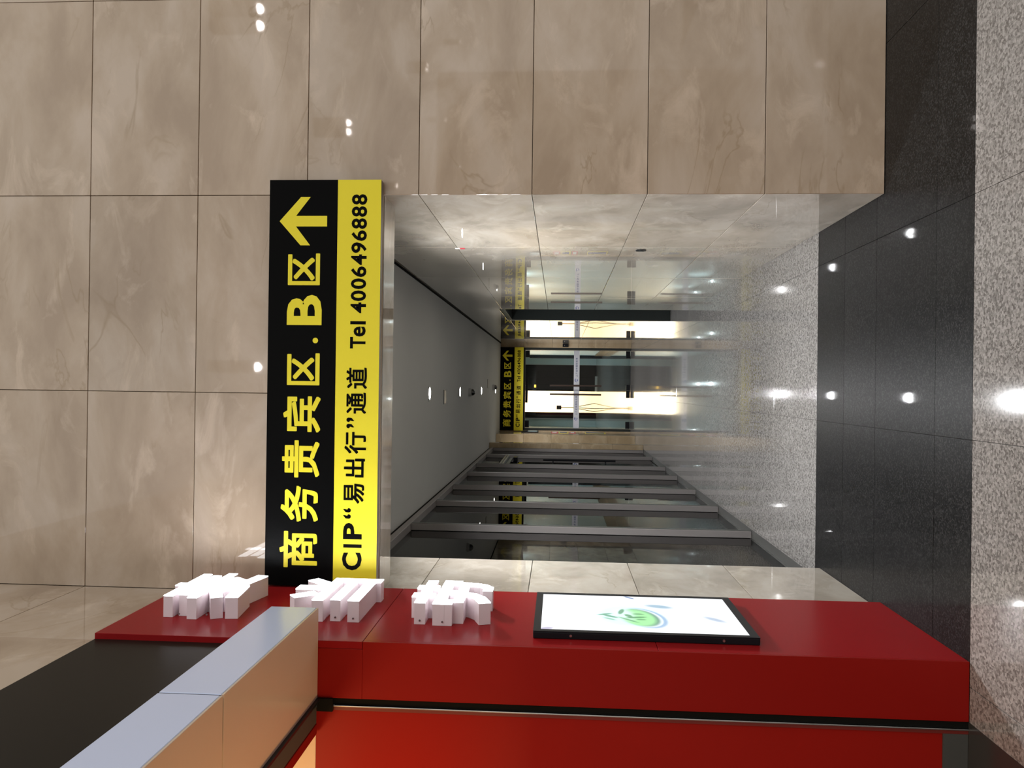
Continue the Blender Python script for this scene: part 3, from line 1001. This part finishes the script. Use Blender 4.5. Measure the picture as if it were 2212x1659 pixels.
# ------------------------------------------------------------------ corridor ceiling fittings
def spot(name, loc, energy, color, size=2.6, blend=0.8, radius=0.03, rot=(0, 0, 0), parent=None):
    l = bpy.data.lights.new(name, 'SPOT')
    l.energy = energy
    l.color = color
    l.spot_size = size
    l.spot_blend = blend
    l.shadow_soft_size = radius
    o = bpy.data.objects.new(name, l)
    COL.objects.link(o)
    o.location = loc
    o.rotation_euler = rot
    if parent:
        o.parent = parent
    return o


dl0 = thing('recessed_downlight', 'round recessed ceiling downlight glowing white, nearest one seen in the corridor ceiling', 'downlight', (-0.08, 7.88, ZC), 'corridor ceiling downlights')
b = new_bm()
add_ring(b, (0, 0, -0.0005), 0.085, 0.062, 0.006)
obj('trim_ring', b, M['white_plastic'], dl0, smooth=False)
b = new_bm()
add_cyl(b, (0, 0, -0.001), (0, 0, -0.003), 0.061, n=24)
obj('glowing_lens', b, M['lamp'], dl0)
dl_lab = {5.15: 'round recessed ceiling downlight just inside the lintel, seen only by its floor glow', 10.33: 'round recessed ceiling downlight, second from the entrance in view',
          13.2: 'round recessed ceiling downlight between the two dome cameras', 16.15: 'round recessed ceiling downlight closest to the end doors'}
for yy, lb_ in dl_lab.items():
    dup(dl0, (-0.08, yy, ZC), lb_)
CORR = 150
for yy, k in ((5.15, 3.2), (7.88, 1.4), (10.33, 1.2), (13.2, 1.25), (16.15, 1.4)):
    spot('downlight_beam', (-0.08, yy, ZC - 0.012), CORR * k, (0.97, 0.98, 1.0), size=2.8, blend=0.75, radius=0.06)

dm0 = thing('dome_camera', 'small black dome camera on the ceiling between two downlights', 'camera', (-0.09, 11.36, ZC), 'ceiling dome cameras')
b = new_bm()
add_cyl(b, (0, 0, -0.0005), (0, 0, -0.045), 0.065, 0.060, n=20)
obj('camera_base', b, M['white_plastic'], dm0)
b = new_bm()
bmesh.ops.create_uvsphere(b, u_segments=20, v_segments=12, radius=0.05)
for v in list(b.verts):
    v.co.z = v.co.z - 0.05
obj('dome', b, M['dome'], dm0, smooth=True)
dup(dm0, (-0.02, 15.45, ZC), 'small black dome camera on the ceiling just before the end sign')
for (x, yy, lab) in ((-0.13, 8.95, 'flat grey access panel in the corridor ceiling between the first two downlights'), (0.05, 14.4, 'flat grey access panel in the corridor ceiling near the end doors')):
    v = thing('ceiling_panel', lab, 'ceiling panel', (x, yy, ZC), 'ceiling access panels')
    box('panel_plate', x - 0.075, x + 0.075, yy - 0.07, yy + 0.07, ZC - 0.008, ZC - 0.0005, M['alu'], v, 0.001)
    box('panel_rim', x - 0.085, x + 0.085, yy - 0.08, yy + 0.08, ZC - 0.005, ZC - 0.0004, M['alu_dark'], v)

# ------------------------------------------------------------------ small wall fittings
sk = thing('wall_socket', 'small round black fitting on the marble right wall of the corridor', 'fitting', (XR, 5.58, 1.045))
b = new_bm()
add_cyl(b, (-0.0005, 0, 0), (-0.006, 0, 0), 0.036, n=20)
obj('black_cover', b, M['frame_black'], sk)
b = new_bm()
add_cyl(b, (-0.006, 0, 0), (-0.009, 0, 0), 0.014, n=14)
obj('centre_button', b, M['alu_dark'], sk)
tag = thing('wall_label', 'tiny red and white label on the marble right wall below the ceiling', 'label', (XR, 5.52, 2.34))
box('red_half', XR - 0.002, XR - 0.0005, 5.50, 5.54, 2.31, 2.345, M['sticker_red'], tag)
box('white_half', XR - 0.002, XR - 0.0005, 5.50, 5.54, 2.346, 2.38, M['sticker_white'], tag)
ac = thing('access_reader', 'small black access card reader on the stone jamb right of the glass doors', 'card reader', (0.95, YE - 0.001, 1.47))
box('reader_body', 0.915, 0.985, YE - 0.026, YE - 0.0015, 1.42, 1.55, M['frame_black'], ac, 0.004)
box('status_light', 0.94, 0.96, YE - 0.028, YE - 0.0262, 1.50, 1.51, M['steel'], ac)
ns = [(1.40, 1.61, M['sticker_yellow'], 'smaller yellow notice card'), (1.24, 1.37, M['sticker_red'], 'lower red notice card'), (0.58, 1.03, M['sticker_yellow'], 'tall yellow notice card'),
      (1.63, 1.78, M['sticker_red'], 'upper red notice card')]
for k, (a, b_, mt, lab) in enumerate(ns):
    t = thing('notice_card', lab + ' on the stone jamb left of the end doors', 'notice', (-1.008, 17.2, a), 'notices on the jamb')
    box('card', -1.0095, -1.006, 16.98, 17.42, a, b_, mt, t)
    box('card_print', -1.0058, -1.0052, 17.05, 17.35, a + 0.03, b_ - 0.02, M['sticker_white'] if k % 2 else M['grey_print'], t)

dp = thing('wall_monitor', 'small dark wall monitor high on the stone jamb left of the end doors', 'monitor', (-1.008, 17.2, 2.07))
box('monitor_case', -1.0095, -0.985, 16.98, 17.42, 2.07, 2.44, M['frame_black'], dp, 0.003)
box('teal_screen', -0.9849, -0.983, 17.02, 17.38, 2.10, 2.30, M['teal'], dp)

# ------------------------------------------------------------------ hall lamps behind the camera (seen mirrored in the marble)
hl0 = None
HLAB = ['hall downlight mirrored high in the marble, outer one of the large bright pair', 'hall downlight mirrored high in the marble, inner one of the large bright pair',
        'hall downlight mirrored beside the sign arrow end, outer one of the small pair', 'hall downlight mirrored beside the sign arrow end, inner one of the small pair',
        'hall downlight mirrored alone in the marble above the middle of the large sign']
for k, (x, yy) in enumerate(HL):
    if hl0 is None:
        hl0 = thing('hall_downlight', HLAB[0], 'downlight', (x, yy, HC), 'hall ceiling downlights')
        b = new_bm()
        add_ring(b, (0, 0, -0.0005), 0.072, 0.055, 0.01)
        obj('trim_ring', b, M['white_plastic'], hl0)
        b = new_bm()
        add_cyl(b, (0, 0, -0.001), (0, 0, -0.004), 0.054, n=24)
        obj('glowing_lens', b, M['lamp_warm'], hl0)
    else:
        dup(hl0, (x, yy, HC), HLAB[k] if k < 5 else 'distant hall downlight, a faint short streak mirrored in the marble wall')
HALL = 60
for (x, yy, k) in ((4.76, -1.61, 1), (4.55, -1.62, 1), (4.73, -5.75, 1), (4.57, -5.76, 1), (0.21, -1.7, 1), (8.97, -13.7, 1)):
    spot('hall_beam', (x, yy, HC - 0.02), HALL * k, (1.0, 0.94, 0.90), size=2.9, blend=0.8, radius=0.05)

# ------------------------------------------------------------------ lamps and added fill lights beyond the doors and in the kiosk
def area(name, loc, rot, sx, sy_, energy, color):
    l = bpy.data.lights.new(name, 'AREA')
    l.shape = 'RECTANGLE'
    l.size, l.size_y = sx, sy_
    l.energy = energy
    l.color = color
    o = bpy.data.objects.new(name, l)
    COL.objects.link(o)
    o.location = loc
    o.rotation_euler = rot
    return o


vl0 = None
for (x, yy) in ((0.18, 25.2), (0.18, 27.5), (-0.54, 30.4), (-1.5, 25.2), (-1.5, 28.2), (0.06, 20.5)):
    if vl0 is None:
        vl0 = thing('lobby_downlight', 'small cool white downlight in the lobby beyond the glass doors, mirrored in the floor', 'downlight', (x, yy, 3.30), 'lobby downlights')
        b = new_bm()
        add_cyl(b, (0, 0, -0.001), (0, 0, -0.004), 0.05, n=16)
        obj('glowing_lens', b, M['lamp'], vl0)
        b = new_bm()
        add_ring(b, (0, 0, -0.0005), 0.065, 0.052, 0.006, 16)
        obj('trim_ring', b, M['white_plastic'], vl0)
    else:
        dup(vl0, (x, yy, 3.30))
    spot('lobby_beam', (x, yy, 3.285), 140, (0.80, 0.95, 1.0), size=2.9, blend=0.8, radius=0.05)
area('bright_room_light', (-0.75, 36.5, 3.55), (0, 0, 0), 1.4, 3.6, 420, (1.0, 0.84, 0.62))
area('side_lobby_light', (-1.9, 15.8, 2.9), (0, 0, 0), 0.6, 0.6, 12, (1.0, 0.95, 0.9))
area('partition_room_fill', (-2.9, 9.5, 2.95), (0, 0, 0), 0.6, 6.0, 16, (0.9, 1.0, 0.95))  # unseen fill added to lift the dim room behind the glass
area('kiosk_bounce_fill', (-2.2, 1.7, 1.7), (math.pi, 0, 0), 0.5, 1.6, 22, (1.0, 0.60, 0.24))  # unseen upward fill standing in for warm bounce onto the beam's underside
area('kiosk_ceiling_lamp', (-2.1, 2.2, 3.0), (0, 0, 0), 0.6, 1.0, 16, (1.0, 0.55, 0.22))
